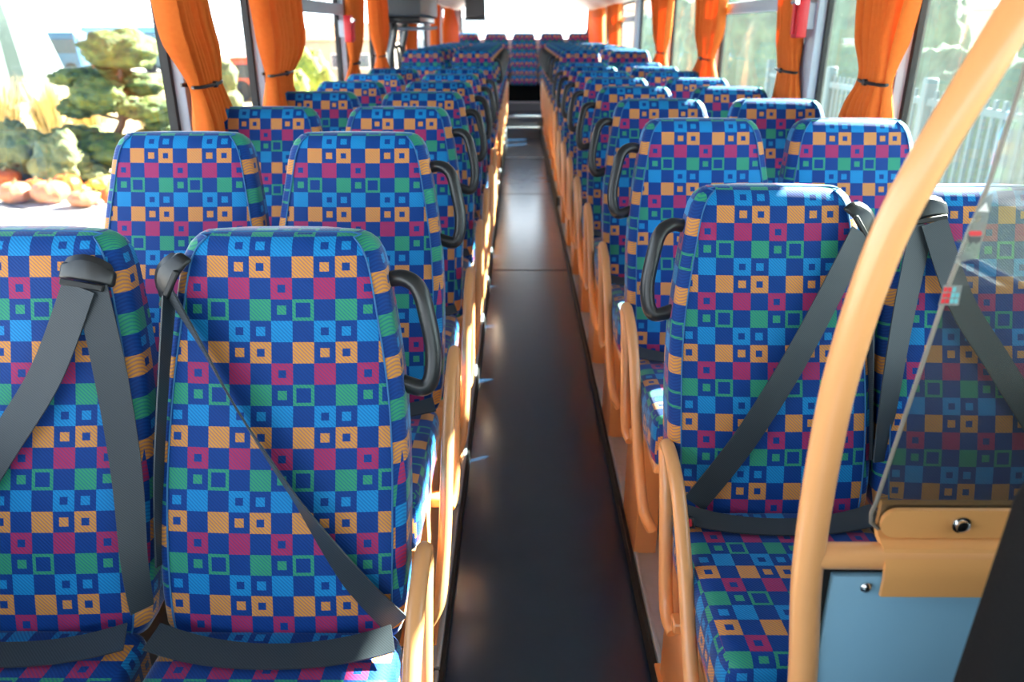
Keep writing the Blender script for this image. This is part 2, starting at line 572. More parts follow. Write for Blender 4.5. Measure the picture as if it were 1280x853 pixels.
# side door with two glazed leaves
m = MB()
xa, xb = -HW - .05, -HW + .0
for (a, b_) in ((6.44, 7.21), (7.23, 8.0)):
    for (p, q) in ((a, a + .07), (b_ - .07, b_)):
        m.box(xa, xb, p, q, -.3, HEAD - .22, .01, 2)
    m.box(xa, xb, a, b_, -.3, -.1, .01, 2); m.box(xa, xb, a, b_, HEAD - .30, HEAD - .2, .01, 2); m.box(xa, xb, a, b_, .45, .52, .01, 2)
door = struct(m.build('door_1', DGREY), 'dark framed glazed side door of the bus')
m = MB(); m.box(-HW - .03, -HW - .025, 6.46, 7.98, -.2, HEAD - .22)
m.build('pane', GLASS, door, smooth=False)
m = MB()
for y in (7.1, 7.34):
    m.tube(smooth_path([(-HW, y, .55), (-HW + .06, y, .6), (-HW + .06, y, 1.3), (-HW, y, 1.35)]), .014)
m.build('handrail', BLACK, door)

# door drive housing
t = empty('door_drive_housing', (-1.0, 7.2, 1.58))
tag(t, 'black drive housing with exposed arms hanging above the side door', 'door drive')
m = MB(); m.box(-.17, .16, -.72, .62, .02, .21, .02, 3); m.build('housing', DGREY, t)
m = MB(); m.box(-.16, .14, -.60, .50, -.03, .02, .01, 2); m.build('motor_tray', BLACK, t)
for yy in (-.35, .30):
    m = MB(); m.tube([(-.10, yy, -.03), (-.10, yy, -.10), (-.15, yy, -.30), (-.16, yy, -.5)], .022, 10)
    m.build('drive_shaft', BLACK, t)
    m = MB(); m.tube([(-.1, yy, -.07), (.08, yy + .12, -.07), (.16, yy + .20, -.06)], .014, 8); m.build('arm', ALU, t)

# rear wall with rounded window opening
def rounded_rect(x0, x1, z0, z1, r, n=8):
    pts = []
    for cx, cz, a0 in ((x1 - r, z1 - r, 0), (x0 + r, z1 - r, PI / 2), (x0 + r, z0 + r, PI), (x1 - r, z0 + r, 1.5 * PI)):
        for k in range(n + 1):
            a = a0 + PI / 2 * k / n
            pts.append((cx + r * math.cos(a), cz + r * math.sin(a)))
    return pts


inner = rounded_rect(-1.04, 1.06, 1.345, 2.02, .20)
N = len(inner)


def outer_of(x, z):
    cx, cz = .01, 1.3
    dx, dz = x - cx, z - cz
    k = min((HW + .06) / abs(dx) if abs(dx) > 1e-6 else 9e9, ((2.15 - cz) if dz > 0 else (cz + .05)) / abs(dz) if abs(dz) > 1e-6 else 9e9)
    return cx + dx * k, cz + dz * k


outer = rounded_rect(-HW - .06, HW + .06, -.05, 2.15, .02)
vs = [(x, YR, z) for x, z in inner] + [(x, YR, z) for x, z in outer] + [(x, YR + .06, z) for x, z in inner] + [(x, YR + .06, z) for x, z in outer]
fs = []
for i in range(N):
    j = (i + 1) % N
    fs += [(i, j, N + j, N + i), (2 * N + i, 3 * N + i, 3 * N + j, 2 * N + j), (i, 2 * N + i, 2 * N + j, j)]
m = MB(); m.add(vs, fs)
struct(m.build('wall_rear', MAROON, angle=30), 'brown rear wall of the bus around the rear window')
gk = MB(); gk.tube([(x, YR + .01, z) for x, z in inner], .02, 8, closed=True)
w = struct(gk.build('window_%d' % wn, RUBBER), 'wide rear window with rounded corners'); wn += 1
p = MB(); p.add([(x, YR + .03, z) for x, z in rounded_rect(-1.05, 1.07, 1.335, 2.03, .2)], [tuple(range(N))])
p.build('pane', GLASS, w, smooth=False)

# front end, behind the photographer: low wall and windscreen opening
m = MB(); m.box(-HW - .06, HW + .06, YF - .06, YF, -.5, 1.22); m.box(-HW - .06, HW + .06, YF - .06, YF, 1.74, 2.2)
m.box(-HW - .06, -HW + .05, YF - .06, YF, 1.22, 1.74); m.box(HW - .05, HW + .06, YF - .06, YF, 1.22, 1.74)
struct(m.build('wall_front', DGREY, smooth=False), 'front of the bus below the windscreen')


# ------------------------------------------------------------------ seats
CELL = 0.0362
YPROF = [(.46, -.016), (.50, 0.0), (.60, .033), (.70, .069), (.80, .107), (.90, .144), (1.0, .180), (1.07, .203), (1.13, .220)]
yprof = lambda z: lerp_table(YPROF, z)
RINGS = [(.466, .020, .060, .185), (.476, .008, .085, .199), (.497, .0, .10, .208), (.545, -.004, .105, .2125), (.62, -.008, .108, .2145), (.70, -.008, .108, .2150),
         (.78, -.004, .10, .2140), (.86, 0, .095, .2090), (.92, 0, .092, .2020), (.97, 0, .09, .1945), (1.02, 0, .088, .1860), (1.07, 0, .085, .1775),
         (1.098, .002, .08, .1700), (1.117, .006, .070, .1600), (1.128, .014, .054, .1480), (1.134, .025, .032, .1330)]


def backrest_parts():
    m = MB()
    NF, NC, NS, NB = 12, 4, 3, 4
    rings = []; pipeL = []; pipeR = []; svals = []
    s = 0
    prev = None
    for z, fe, th, w in reversed(RINGS):
        yf = yprof(z) + fe
        if prev is not None: s += math.hypot(yf - prev[0], z - prev[1])
        prev = (yf, z)
        svals.append(s)
    svals.reverse()
    for (z, fe, th, w) in RINGS:
        yf = yprof(z) + fe; yb = yf + th
        c = min(.024, th * .45)
        pts = []
        for k in range(NF + 1):
            x = -(w - c) + 2 * (w - c) * k / NF
            q = x / w
            pts.append((x, yf - .010 * (1 - q * q) + .004, z))
        for k in range(1, NC):
            a = PI / 2 * k / NC
            pts.append((w - c + c * math.sin(a), yf + .004 + c * (1 - math.cos(a)), z))
        for k in range(NS + 1):
            pts.append((w, yf + c + .004 + (th - 2 * c) * k / NS, z))
        for k in range(1, NB):
            pts.append((w - 2 * w * k / NB, yb + .012 * math.sin(PI * k / NB), z))
        for k in range(NS + 1):
            pts.append((-w, yf + c + .004 + (th - 2 * c) * (NS - k) / NS, z))
        for k in range(1, NC):
            a = PI / 2 * (NC - k) / NC
            pts.append((-(w - c + c * math.sin(a)), yf + .004 + c * (1 - math.cos(a)), z))
        rings.append(pts)
        pipeL.append(Vector(pts[0]) + Vector((-.001, -.0012, 0))); pipeR.append(Vector(pts[NF]) + Vector((.001, -.0012, 0)))
    n = len(rings[0])
    vs = [p for r in rings for p in r]
    fs = []; uvs = []
    for i in range(len(rings) - 1):
        for k in range(n):
            l = (k + 1) % n
            f = (i * n + k, i * n + l, (i + 1) * n + l, (i + 1) * n + k)
            front = k < NF or (NF + NC + NS <= k < NF + NC + NS + NB)
            uv = []
            for idx in f:
                r, q = divmod(idx, n)
                x, y, z = rings[r][q]
                if front:
                    uv.append((x / CELL + 203.36, svals[r] / CELL + 202.72))
                else:
                    sd = 1 if x > 0 else -1
                    yy = y - yprof(z) + (abs(x) - RINGS[r][3]) * -1.0
                    uv.append((yy / CELL * sd + 201.2 + sd * .4, svals[r] / CELL + 201.9))
            fs.append(f); uvs.append(uv)
    # cap
    top = [(len(rings) - 1) * n + k for k in range(n)]
    fs.append(tuple(top)); uvs.append([(vs[i][0] / CELL + 203.36, (svals[-1] - (vs[i][1] - vs[top[0]][1])) / CELL + 202.72) for i in top])
    bot = list(range(n - 1, -1, -1)); fs.append(tuple(bot)); uvs.append([(vs[i][0] / CELL + .3, vs[i][1] / CELL) for i in bot])
    m.add(vs, fs, uvs)
    p = MB()
    path = pipeL + list(reversed(pipeR))
    p.tube(smooth_path(path, 2), .0017, 6)
    return m, p


def cushion_mb():
    bm = bmesh.new()
    bmesh.ops.create_cube(bm, size=1)
    for v in bm.verts:
        v.co = Vector((v.co.x * .412, -.215 + v.co.y * .47, .435 + v.co.z * .13))
    bmesh.ops.bevel(bm, geom=bm.edges[:], offset=.035, segments=4, affect='EDGES', profile=.5)
    bmesh.ops.subdivide_edges(bm, edges=[e for e in bm.edges if e.calc_length() > .2], cuts=5, use_grid_fill=True)
    for v in bm.verts:
        t = (-.215 - v.co.y) / .235
        if v.co.z > .43:
            v.co.z += .012 * t + .006 * (1 - (v.co.x / .206) ** 2)
    bm.normal_update()
    m = MB()
    bm.verts.index_update()
    vs = [v.co.copy() for v in bm.verts]
    fs = []; uvs = []
    for f in bm.faces:
        fs.append([v.index for v in f.verts])
        if abs(f.normal.x) > .75:
            uvs.append([(v.co.y / CELL + 203, -v.co.z / CELL + 200.4) for v in f.verts])
        else:
            uvs.append([(v.co.x / CELL + 203.4, -(v.co.y + v.co.z) / CELL + 200.6) for v in f.verts])
    m.add(vs, fs, uvs)
    bm.free()
    return m


bk, pp = backrest_parts()
ME_BACK = bk.mesh('backrest', FAB, True, 60)
ME_PIPE = pp.mesh('piping', PIPE)
ME_CUSH = cushion_mb().mesh('cushion', FAB, True, 60)

# base frame under the cushion
m = MB(); m.box(-.195, .195, -.42, .02, .345, .372, .004, 1)
ME_FRAME = m.mesh('seat_frame', ORANGE)


def leg_mesh(low):    # `low` lets the leg reach down to its podium
    m = MB()
    m.box(.125, .190, -.20, .05, -low, .35, .006, 2)
    m.box(.105, .20, -.22, .07, -low, -low + .008, .002, 1)
    w = MB(); w.box(-.185, -.150, -.20, .05, -low, .35, .006, 2)
    return m.mesh('seat_leg', ORANGE), w.mesh('seat_leg', ORANGE)


ME_LEG0, ME_LEG1 = leg_mesh(0.0), leg_mesh(0.080)
ARM0 = [(.222, -.115, .285), (.230, -.085, .300), (.232, -.055, .345), (.232, -.020, .44), (.232, .030, .56), (.232, .058, .607), (.232, .060, .632), (.232, .030, .640), (.232, -.03, .630), (.232, -.09, .605), (.232, -.16, .545), (.232, -.23, .465), (.232, -.30, .375), (.229, -.355, .300), (.222, -.40, .235), (.20, -.415, .19)]


def arm_mesh(dx):
    m = MB(); m.tube(smooth_path([(x + dx, y, z - .015) for x, y, z in ARM0], 5), .0148, 14)
    m.box(.135, .225 + dx, -.125, -.085, .272, .300, .004, 1)
    return m.mesh('armrest', ORANGE)


ME_ARM = {-1: arm_mesh(.012), 1: arm_mesh(-.014)}
GR = [(.168, .255, 1.045), (.205, .245, 1.052), (.232, .233, 1.035), (.247, .218, .985), (.256, .205, .93), (.252, .192, .885), (.236, .186, .868), (.200, .188, .878)]
m = MB(); m.tube(smooth_path(GR, 6), .0145, 14, flat=1.15)
ME_GRAB = m.mesh('grab_handle', BLACK)
# lap belt folded across the crease, one buckle
lp = []; ld = []
for k in range(13):
    x = -.20 + .40 * k / 12
    sag = math.sin(PI * k / 12)
    lp.append((x, -.050 - .028 * sag, .5095 + .014 * (1 - sag) ** 2)); ld.append((0, -.95, -.30 + .22 * sag))
m = MB(); m.ribbon(lp, ld, [.05] * 13)
ME_LAP = m.mesh('lap_belt', WEB)
m = MB(); m.box(-.018, .018, -.045, .012, -.012, .012, .005, 2)
m.xf(Matrix.Translation((.198, -.050, .505)) @ Matrix.Rotation(-.5, 4, 'X'))
ME_BUCK = m.mesh('belt_buckle', BLACK)
m = MB(); m.box(-.012, .012, -.048, -.040, -.008, .008, .002, 1)
m.xf(Matrix.Translation((.198, -.050, .505)) @ Matrix.Rotation(-.5, 4, 'X'))
ME_BTN = m.mesh('release_button', RED)


def part(name, me, parent, mirror=False, label=None):
    o = bpy.data.objects.new(name, me)
    COL.objects.link(o)
    o.parent = parent
    if mirror: o.scale = (-1, 1, 1)
    if label: o['label'] = label
    return o


def make_seat(aisle, side, low=True, bench=False):
    """side -1: left of the aisle (aisle lies at +x)."""
    t = empty('passenger_seat')
    mir = side > 0
    b = part('backrest', ME_BACK, t)
    part('piping', ME_PIPE, b)
    part('cushion', ME_CUSH, t)
    part('lap_belt', ME_LAP, t)
    if not bench:
        part('seat_frame', ME_FRAME, t)
        [part('seat_leg', q, t, mir) for q in (ME_LEG1 if low else ME_LEG0)]
    if side > 0 and not low:
        k = part('belt_buckle', ME_BUCK, t, mir)
        part('release_button', ME_BTN, k, False, 'red release button')
    if aisle:
        part('armrest', ME_ARM[side], t, mir, 'orange painted tube armrest')
        part('grab_handle', ME_GRAB, t, mir, 'black plastic grab handle')
    return t


def copy_tree(o, parent=None):
    c = o.copy()
    COL.objects.link(c)
    c.parent = parent
    for ch in list(o.children): copy_tree(ch, c)
    return c


ORD = ['first', 'second', 'third', 'fourth', 'fifth', 'sixth', 'seventh', 'eighth', 'ninth', 'tenth', 'eleventh', 'twelfth', 'thirteenth', 'fourteenth', 'fifteenth', 'sixteenth']
DY = .222       # distance of the top of the backrest front behind its foot
XS = {('L', 'a'): -.482, ('L', 'w'): -.926, ('R', 'a'): .457, ('R', 'w'): .893}
protos = {}
SEATS = {}


def place(side, which, row, ztop, z, label, front=False):
    key = (side, which, front)
    sg = -1 if side == 'L' else 1
    if key not in protos:
        o = make_seat(which == 'a', sg, not front)
        protos[key] = o
    else:
        o = copy_tree(protos[key])
    o.location = (XS[(side, which)], ztop - DY, z)
    tag(o, label, 'seat', 'checked blue passenger seats in rows along the aisle')
    SEATS[(side, which, row)] = o
    return o


SD = {'L': 'left', 'R': 'right'}
for side, first, nrow in (('L', 1.27, 7), ('R', 1.61, 15)):
    for r in range(nrow):
        y = first + .70 * r
        for which in 'aw':
            front = r == 0
            z = (LIFT0 - (.015 if side == 'L' else 0)) if front else (LIFT0 + .065 if y < 7.0 else LIFT1 + .065)
            lab = 'checked blue %s seat on the %s side, %s row from the front' % ('aisle' if which == 'a' else 'window', SD[side], ORD[r])
            if front:
                lab = {('L', 'a'): 'front checked aisle seat left of the floor with a narrow twisted diagonal belt',
                       ('L', 'w'): 'front checked window seat at the left edge with two wide shoulder belt straps',
                       ('R', 'a'): 'front checked aisle seat right of the floor with sunlit diagonal belt',
                       ('R', 'w'): 'front checked window seat behind the scratched clear screen'}[(side, which)]
            place(side, which, r, y, z, lab, front)
for j in range(7):
    y = 7.22 + .68 * j
    for which in 'aw':
        place('L', which, 20 + j, y, LIFT1 + .065, 'checked blue %s seat on the left side, %s row of the raised rear block' % ('aisle' if which == 'a' else 'window', ORD[j]))

# rear bench: five seats in a row
pb = None
for i, x in enumerate((-.90, -.45, 0.0, .45, .90)):
    if pb is None:
        o = make_seat(False, -1, bench=True); pb = o
    else:
        o = copy_tree(pb)
    o.location = (x, 13.22, .32); o.scale = (1.04, 1, 1)
    nm = ['far left corner', 'left of centre', 'middle, facing straight up the aisle', 'right of centre', 'far right corner'][i]
    tag(o, 'checked rear bench seat under the back window, %s' % nm, 'seat', 'rear bench seats')
m = MB(); m.box(-1.12, 1.12, 12.98, 13.5, .43, .685, .01, 2)
tag(m.build('bench_plinth', DARKVINYL), 'dark box plinth carrying the rear bench seats', 'plinth')
m = MB(); m.box(-1.10, 1.10, 13.60, 13.74, .5, 1.36, .01, 2)
tag(m.build('parcel_shelf', TAN), 'tan parcel shelf seen between the rear bench seat tops', 'shelf')


# three point belts of the front row
def surf(x, z, off):
    """a point standing `off` in front of the backrest of a seat, local frame"""
    w = lerp_table([(r[0], r[3]) for r in RINGS], z)
    q = x / w
    fe = lerp_table([(r[0], r[1]) for r in RINGS], z)
    return Vector((x, yprof(z) + fe - .010 * max(0, 1 - q * q) - off, z))


def guide_mb(cx, cz, rot):
    m = MB()
    bm = bmesh.new()
    bmesh.ops.create_cube(bm, size=1)
    for v in bm.verts: v.co = Vector((v.co.x * .092, v.co.y * .013, v.co.z * .028))
    bmesh.ops.subdivide_edges(bm, edges=[e for e in bm.edges if abs((e.verts[0].co - e.verts[1].co).x) > .05], cuts=6)
    for v in bm.verts:
        q = v.co.x / .044
        if v.co.z > 0: v.co.z += .016 * (1 - q * q)
        else: v.co.z += .004 * (1 - q * q)
        v.co.y += .012 * q * q
    bmesh.ops.bevel(bm, geom=[e for e in bm.edges if e.calc_face_angle(0) > .8], offset=.006, segments=3, affect='EDGES', profile=.5)
    m.bm(bm)
    p = surf(cx, cz, .012)
    m.xf(Matrix.Translation(p) @ Matrix.Rotation(rot, 4, 'Y') @ Matrix.Rotation(-.35, 4, 'X'))
    return m


def belt(seat, guide, rot, strands, gside):
    g = guide_mb(guide[0], guide[1], rot).build('belt_guide', BLACK, seat)
    sl = MB()
    p = surf(guide[0], guide[1], .024)
    sl.box(-.036, .036, -.004, .004, -.007, .004, .002, 1)
    sl.xf(Matrix.Translation(p + Vector((0, 0, -.012))) @ Matrix.Rotation(rot, 4, 'Y') @ Matrix.Rotation(-.35, 4, 'X'))
    sl.build('guide_lip', RUBBER, g)
    for pts in strands:
        path = [surf(x, z, o) for x, z, o, w, tw in pts]
        pw = smooth_path(path, 6)
        n = len(pts)
        dirs = []; ws = []
        for i, p in enumerate(pw):
            f = i / 6; k = min(int(f), n - 2); t = f - k
            tw = pts[k][4] * (1 - t) + pts[k + 1][4] * t
            w = pts[k][3] * (1 - t) + pts[k + 1][3] * t
            tan = (pw[min(i + 1, len(pw) - 1)] - pw[max(i - 1, 0)]).normalized()
            nrm = Vector((0, -.94, .34))
            inpl = tan.cross(nrm).normalized()
            dirs.append(inpl * math.cos(tw) + nrm * math.sin(tw)); ws.append(w)
        MB().ribbon(pw, dirs, ws).build('shoulder_belt', WEB, seat)


belt(SEATS[('L', 'a', 0)], (-.180, 1.066), -1.05,
     [[(-.172, 1.045, .026, .046, -.95), (-.12, .965, .026, .046, -1.12), (-.06, .865, .026, .046, -1.22), (.04, .725, .022, .046, -1.05), (.13, .60, .018, .047, -.35), (.200, .515, .012, .047, -.1)],
      [(-.182, 1.04, .012, .030, 1.2), (-.194, .92, .010, .024, 1.25), (-.205, .75, .004, .022, 1.3), (-.210, .60, -.01, .022, 1.35)]], -1)
belt(SEATS[('L', 'w', 0)], (.122, 1.074), .18,
     [[(.118, 1.058, .022, .056, 0), (.06, .92, .020, .056, 0), (-.02, .80, .018, .056, 0), (-.12, .65, .016, .056, 0), (-.20, .53, .014, .056, 0)],
      [(.135, 1.055, .016, .052, .1), (.165, .91, .016, .052, .2), (.190, .76, .014, .048, .3), (.200, .62, .010, .042, .6), (.204, .53, .0, .040, .9)]], 1)
belt(SEATS[('R', 'a', 0)], (.176, 1.070), .95,
     [[(.170, 1.055, .022, .050, .3), (.115, .95, .022, .050, .15), (.03, .80, .020, .052, .1), (-.07, .65, .018, .052, .1), (-.165, .52, .014, .052, .15)],
      [(.182, 1.04, .012, .030, -1.2), (.198, .90, .006, .024, -1.3), (.206, .60, -.01, .022, -1.35)]], 1)
belt(SEATS[('R', 'w', 0)], (-.128, 1.092), -.18,
     [[(-.120, 1.075, .022, .054, 0), (-.06, .92, .020, .054, 0), (.02, .80, .018, .054, 0), (.12, .65, .016, .054, 0), (.20, .53, .014, .054, 0)],
      [(-.140, 1.07, .016, .050, .1), (-.172, .90, .016, .050, .2), (-.196, .76, .014, .048, .3), (-.212, .60, .0, .046, .6)]], -1)

# ------------------------------------------------------------------ black barrier behind the side door stairwell
t = empty('folding_panel', (-.256, 8.35, LIFT1))
tag(t, 'slim black folding panel standing beside the aisle among the rear left armrests', 'panel')
m = MB(); m.box(-.012, .012, -.20, .20, .03, .58, .01, 3); m.build('board', DARKVINYL, t)
m = MB(); m.box(-.008, .008, -.02, .02, 0, .06, .003, 1); m.build('foot', BLACK, t)


# ------------------------------------------------------------------ driver partition in the foreground
YP = .77
t = empty('driver_partition', (.28, YP, LIFT0))
tag(t, 'orange tubular partition with scratched clear screen and blue lower panel', 'partition')
off = Vector((.28, YP, LIFT0))
L = lambda p: Vector(p) - off
pole = [(.308, .78, LIFT0), (.308, .78, .5), (.299, .78, .70), (.280, .78, .88), (.274, .775, 1.06), (.278, .77, 1.18), (.294, .765, 1.30), (.320, .76, 1.39), (.352, .755, 1.475), (.382, .755, 1.55), (.41, .755, 1.65), (.43, .755, 1.80), (.45, .755, 2.10)]
m = MB(); m.tube(smooth_path([L(p) for p in pole], 6), .0185, 20); m.build('pole', ORANGE, t)
m = MB(); m.tube([L((.27, .78, .905)), L((1.15, .78, .905))], .0165, 16); m.build('rail', ORANGE, t)
m = MB(); m.tube([L((.27, .78, .115)), L((1.15, .78, .115))], .0165, 16); m.build('rail', ORANGE, t)
# blue laminate panel
m = MB(); m.box(.309, 1.15, .772, .7835, .13, .880, .003, 2); m.xf(Matrix.Translation(-off)); m.build('panel', BLUE, t)
m = MB(); m.box(.292, 1.15, .784, .7895, .12, .892); m.xf(Matrix.Translation(-off)); m.build('panel_backing', RUBBER, t, smooth=False)  # black backing plate that fills the dark gap around the panel
for (px, py) in ((1082, 734),):
    p = at(px, py, .772)
    bo = MB(); bo.lathe([(.0075, 0), (.0075, .0025), (.005, .005), (.001, .006)], 16)
    bo.xf(Matrix.Translation(L(p)) @ Matrix.Rotation(PI / 2, 4, 'X'))
    bo.build('bolt', CHROME, t)
# bent bracket holding the screen: apron, shelf and upper flange
prof = [(.757, .862), (.757, .888), (.760, .905), (.772, .921), (.790, .928), (.796, .935), (.796, .968), (.800, .972), (.803, .968), (.803, .930), (.797, .922), (.776, .915), (.765, .902), (.762, .888), (.762, .862)]
m = MB(); k = len(prof)
xs = [.363, 1.15]
rise = 0.03
vs = []
for x in xs:
    for y, z in prof:
        zz = z
        vs.append((x, y, zz))
fs = [tuple(range(k)), tuple(range(2 * k - 1, k - 1, -1))] + [(i, (i + 1) % k, k + (i + 1) % k, k + i) for i in range(k)]
m.add(vs, fs); m.xf(Matrix.Translation(-off)); br = m.build('screen_bracket', ORANGE2, t, angle=30)
# upper clamp strip with rounded left end
pts = rounded_rect(.360, 1.15, .930, .969, .018, 5)
m = MB(); k = len(pts)
m.add([(x, .782, z) for x, z in pts] + [(x, .788, z) for x, z in pts], [tuple(range(k)), tuple(range(2 * k - 1, k - 1, -1))] + [(i, (i + 1) % k, k + (i + 1) % k, k + i) for i in range(k)])
m.xf(Matrix.Translation(-off)); cl = m.build('clamp_strip', ORANGE2, t, angle=30)
p = at(1201, 656, .782)
bo = MB(); bo.lathe([(.011, 0), (.011, .002), (.0085, .002), (.008, .007), (.004, .009), (.001, .0095)], 18)
bo.xf(Matrix.Translation(L(p)) @ Matrix.Rotation(PI / 2, 4, 'X')); bo.build('bolt', CHROME, cl)
# clear screen
sc = [(.362, .936), (.352, .945), (.350, .958), (.3535, .975), (.383, 1.25), (.401, 1.36), (.409, 1.447), (.415, 1.60), (.43, 1.75), (1.15, 1.75), (1.15, .936)]
m = MB(); k = len(sc)
m.add([(x, .790, z) for x, z in sc] + [(x, .7945, z) for x, z in sc], [tuple(range(k)), tuple(range(2 * k - 1, k - 1, -1))] + [(i, (i + 1) % k, k + (i + 1) % k, k + i) for i in range(k)])
m.xf(Matrix.Translation(-off)); screen = m.build('clear_screen', PLEXI, t, smooth=False)
screen['label'] = 'scratched transparent screen'
m = MB(); m.tube([L((x, .792, z)) for x, z in sc[:9]], .0025, 8); m.build('screen_edge', principled('acrylic_edge', (.22, .20, .17), .4), screen)

# reflections in the clear screen, painted on as flat pieces
def reflected_mark(name, pix, mat, parent, Y, label=None):
    pts = [L(at(px, py, Y)) for px, py in pix]
    k = len(pts)
    m = MB(); m.add(pts + [p + Vector((0, .0006, 0)) for p in pts], [tuple(range(k)), tuple(range(2 * k - 1, k - 1, -1))] + [(i, (i + 1) % k, k + (i + 1) % k, k + i) for i in range(k)])
    o = m.build(name, mat, parent, smooth=False)
    if label: o['label'] = label
    return o


REFL_FILM = glass_material('pale_reflection_film', (.85, .85, .85), .34, (.62, .64, .62), gloss=0.1, scale=30, scratch=True)
REFL_DARK = principled('dark_reflection_tone', (.05, .05, .055), .5)
CYAN = principled('cyan_reflection_tone', (.12, .42, .46), .5)
st = reflected_mark('sticker', [(1229, 248), (1241, 242), (1238, 262), (1222, 322), (1193, 330), (1206, 292)], REFL_FILM, t, .7890, 'painted reflection of a pale bus pictogram')  # reflected bus sign, its colours laid flat on the screen
reflected_mark('reflected_arrow', [(1223, 264), (1233, 253), (1236, 265)], WHITE, st, .7882)
reflected_mark('reflected_pictogram_outline', [(1211, 292), (1213, 289), (1226, 289), (1228, 292), (1226, 295), (1213, 295)], RED, st, .7882)
reflected_mark('reflected_pictogram_body', [(1211, 296), (1227, 296), (1225, 303), (1222, 303), (1222, 305), (1219, 305), (1219, 303), (1215, 303), (1215, 305), (1212, 305), (1212, 303)], REFL_DARK, st, .7882)
reflected_mark('reflected_pictogram_mark', [(1197, 300), (1203, 300), (1202, 303), (1196, 303)], REFL_DARK, st, .7882)
st = reflected_mark('sticker', [(1180, 357), (1203, 357), (1198, 382), (1173, 382)], REFL_FILM, t, .7890, 'painted reflection of a red and cyan grid')  # reflected colour grid, painted as a flat piece
for r in range(3):
    for c in range(4):
        x = 1180.5 + 5.4 * c - 1.6 * r; y = 359.5 + 7.2 * r
        if c == 3 and r == 0: continue
        reflected_mark('colour_square', [(x, y), (x + 4.2, y), (x + 3.2, y + 5.4), (x - 1, y + 5.4)], RED if c < 2 else CYAN, st, .7882)

# driver's seat, just its shoulder in the corner
t = empty('driver_seat', (.570, .50, LIFT0 + .05))
tag(t, 'black upholstered driver seat back cutting the lower right corner', 'seat')
bm = bmesh.new(); bmesh.ops.create_cube(bm, size=1)
for v in bm.verts:
    v.co = Vector((v.co.x * (.52 if v.co.z < 0 else .44), v.co.y * .11 + (.02 if v.co.z < 0 else .04), .75 + v.co.z * .60))
bmesh.ops.bevel(bm, geom=bm.edges[:], offset=.04, segments=4, affect='EDGES', profile=.5)
m = MB(); m.bm(bm); m.build('backrest', DARKVINYL, t)
m = MB(); m.box(-.24, .24, -.46, -.02, .34, .46, .04, 3); m.build('cushion', DARKVINYL, t)
m = MB(); m.lathe([(.16, 0), (.16, .04), (.10, .10), (.09, .34)], 20, (0, -.24, 0)); m.build('pedestal', BLACK, t)


# ------------------------------------------------------------------ curtains
def curtain(sgn, rows, tie_py, label, bottom=1.10, X=1.085, n=5, ak=1.0):
    pts = []
    for py, a, b_ in rows:
        A, B = on_x(a, py, sgn * X), on_x(b_, py, sgn * X)
        z = (A.z + B.z) / 2
        pts.append((z, min(A.y, B.y), max(A.y, B.y)))
    pts.sort(reverse=True)
    z0, a0, b0 = pts[0]; z1, a1, b1 = pts[1]
    # carry the hang up to the rail and down to the hem
    top = HEAD - .015
    mid = (a0 + b0) / 2; h = (b0 - a0) / 2
    if top > z0 + .01: pts.insert(0, (top, mid - h * 1.15, mid + h * 1.15))
    zl, al, bl = pts[-1]
    if zl > bottom + .02: pts.append((bottom, al - .02, bl + .02))
    o = empty('curtain', (sgn * X, mid, top))
    tag(o, label, 'curtain', 'orange curtains tied back at the windows')
    tz = None
    if tie_py:
        tz = on_x(rows[0][1], tie_py, sgn * X).z
    NS, NZ = 48, 44
    m = MB(); vs = []
    tabA = [(z, a) for z, a, b_ in reversed(pts)]; tabB = [(z, b_) for z, a, b_ in reversed(pts)]
    for i in range(NZ + 1):
        z = bottom + (top - bottom) * i / NZ
        zz = [z + d for d in (-.045, -.03, -.015, 0, .015, .03, .045)]
        a, b_ = sum(lerp_table(tabA, q) for q in zz) / 7, sum(lerp_table(tabB, q) for q in zz) / 7
        wd = b_ - a
        amp = ak * min(.044, .018 + .10 * wd)
        if tz is not None: amp *= .55 + .45 * min(1, abs(z - tz) / .12)
        for j in range(NS + 1):
            s = j / NS
            ph = 2 * PI * (n + 1.5) * s + .6 * math.sin(3 * z + 5 * s)
            x = amp * math.sin(ph) * (.7 + .3 * math.sin(7 * s + 1)) - sgn * .018 * math.sin(PI * s)
            vs.append((x, a + wd * s - mid + .004 * math.cos(ph), z - top))
    fs = [(i * (NS + 1) + j, i * (NS + 1) + j + 1, (i + 1) * (NS + 1) + j + 1, (i + 1) * (NS + 1) + j) for i in range(NZ) for j in range(NS)]
    m.add(vs, fs)
    c = m.build('cloth', CLOTH, o, True, 180)
    md = c.modifiers.new('thick', 'SOLIDIFY'); md.thickness = .0018
    if tz is not None:
        a, b_ = lerp_table(tabA, tz), lerp_table(tabB, tz)
        cy, hy = (a + b_) / 2 - mid, (b_ - a) / 2 + .006
        lp = [(math.cos(q) * .026 - sgn * .010, cy + math.sin(q) * hy, tz - top + .004 * math.sin(q)) for q in [2 * PI * k / 24 for k in range(24)]]
        tb = MB(); tb.tube(lp, .0055, 8, closed=True)
        tb.box(-sgn * .036 - .006, -sgn * .036 + .006, cy - .012, cy + .012, tz - top - .010, tz - top + .010, .003, 1)
        tb.tube([(0.01 * sgn, cy, tz - top), (sgn * (HW - .04 - X), cy + (.05 if sgn > 0 else -.05), tz - top)], .006, 8)
        tb.build('tie_band', BLACK, o)
    return o


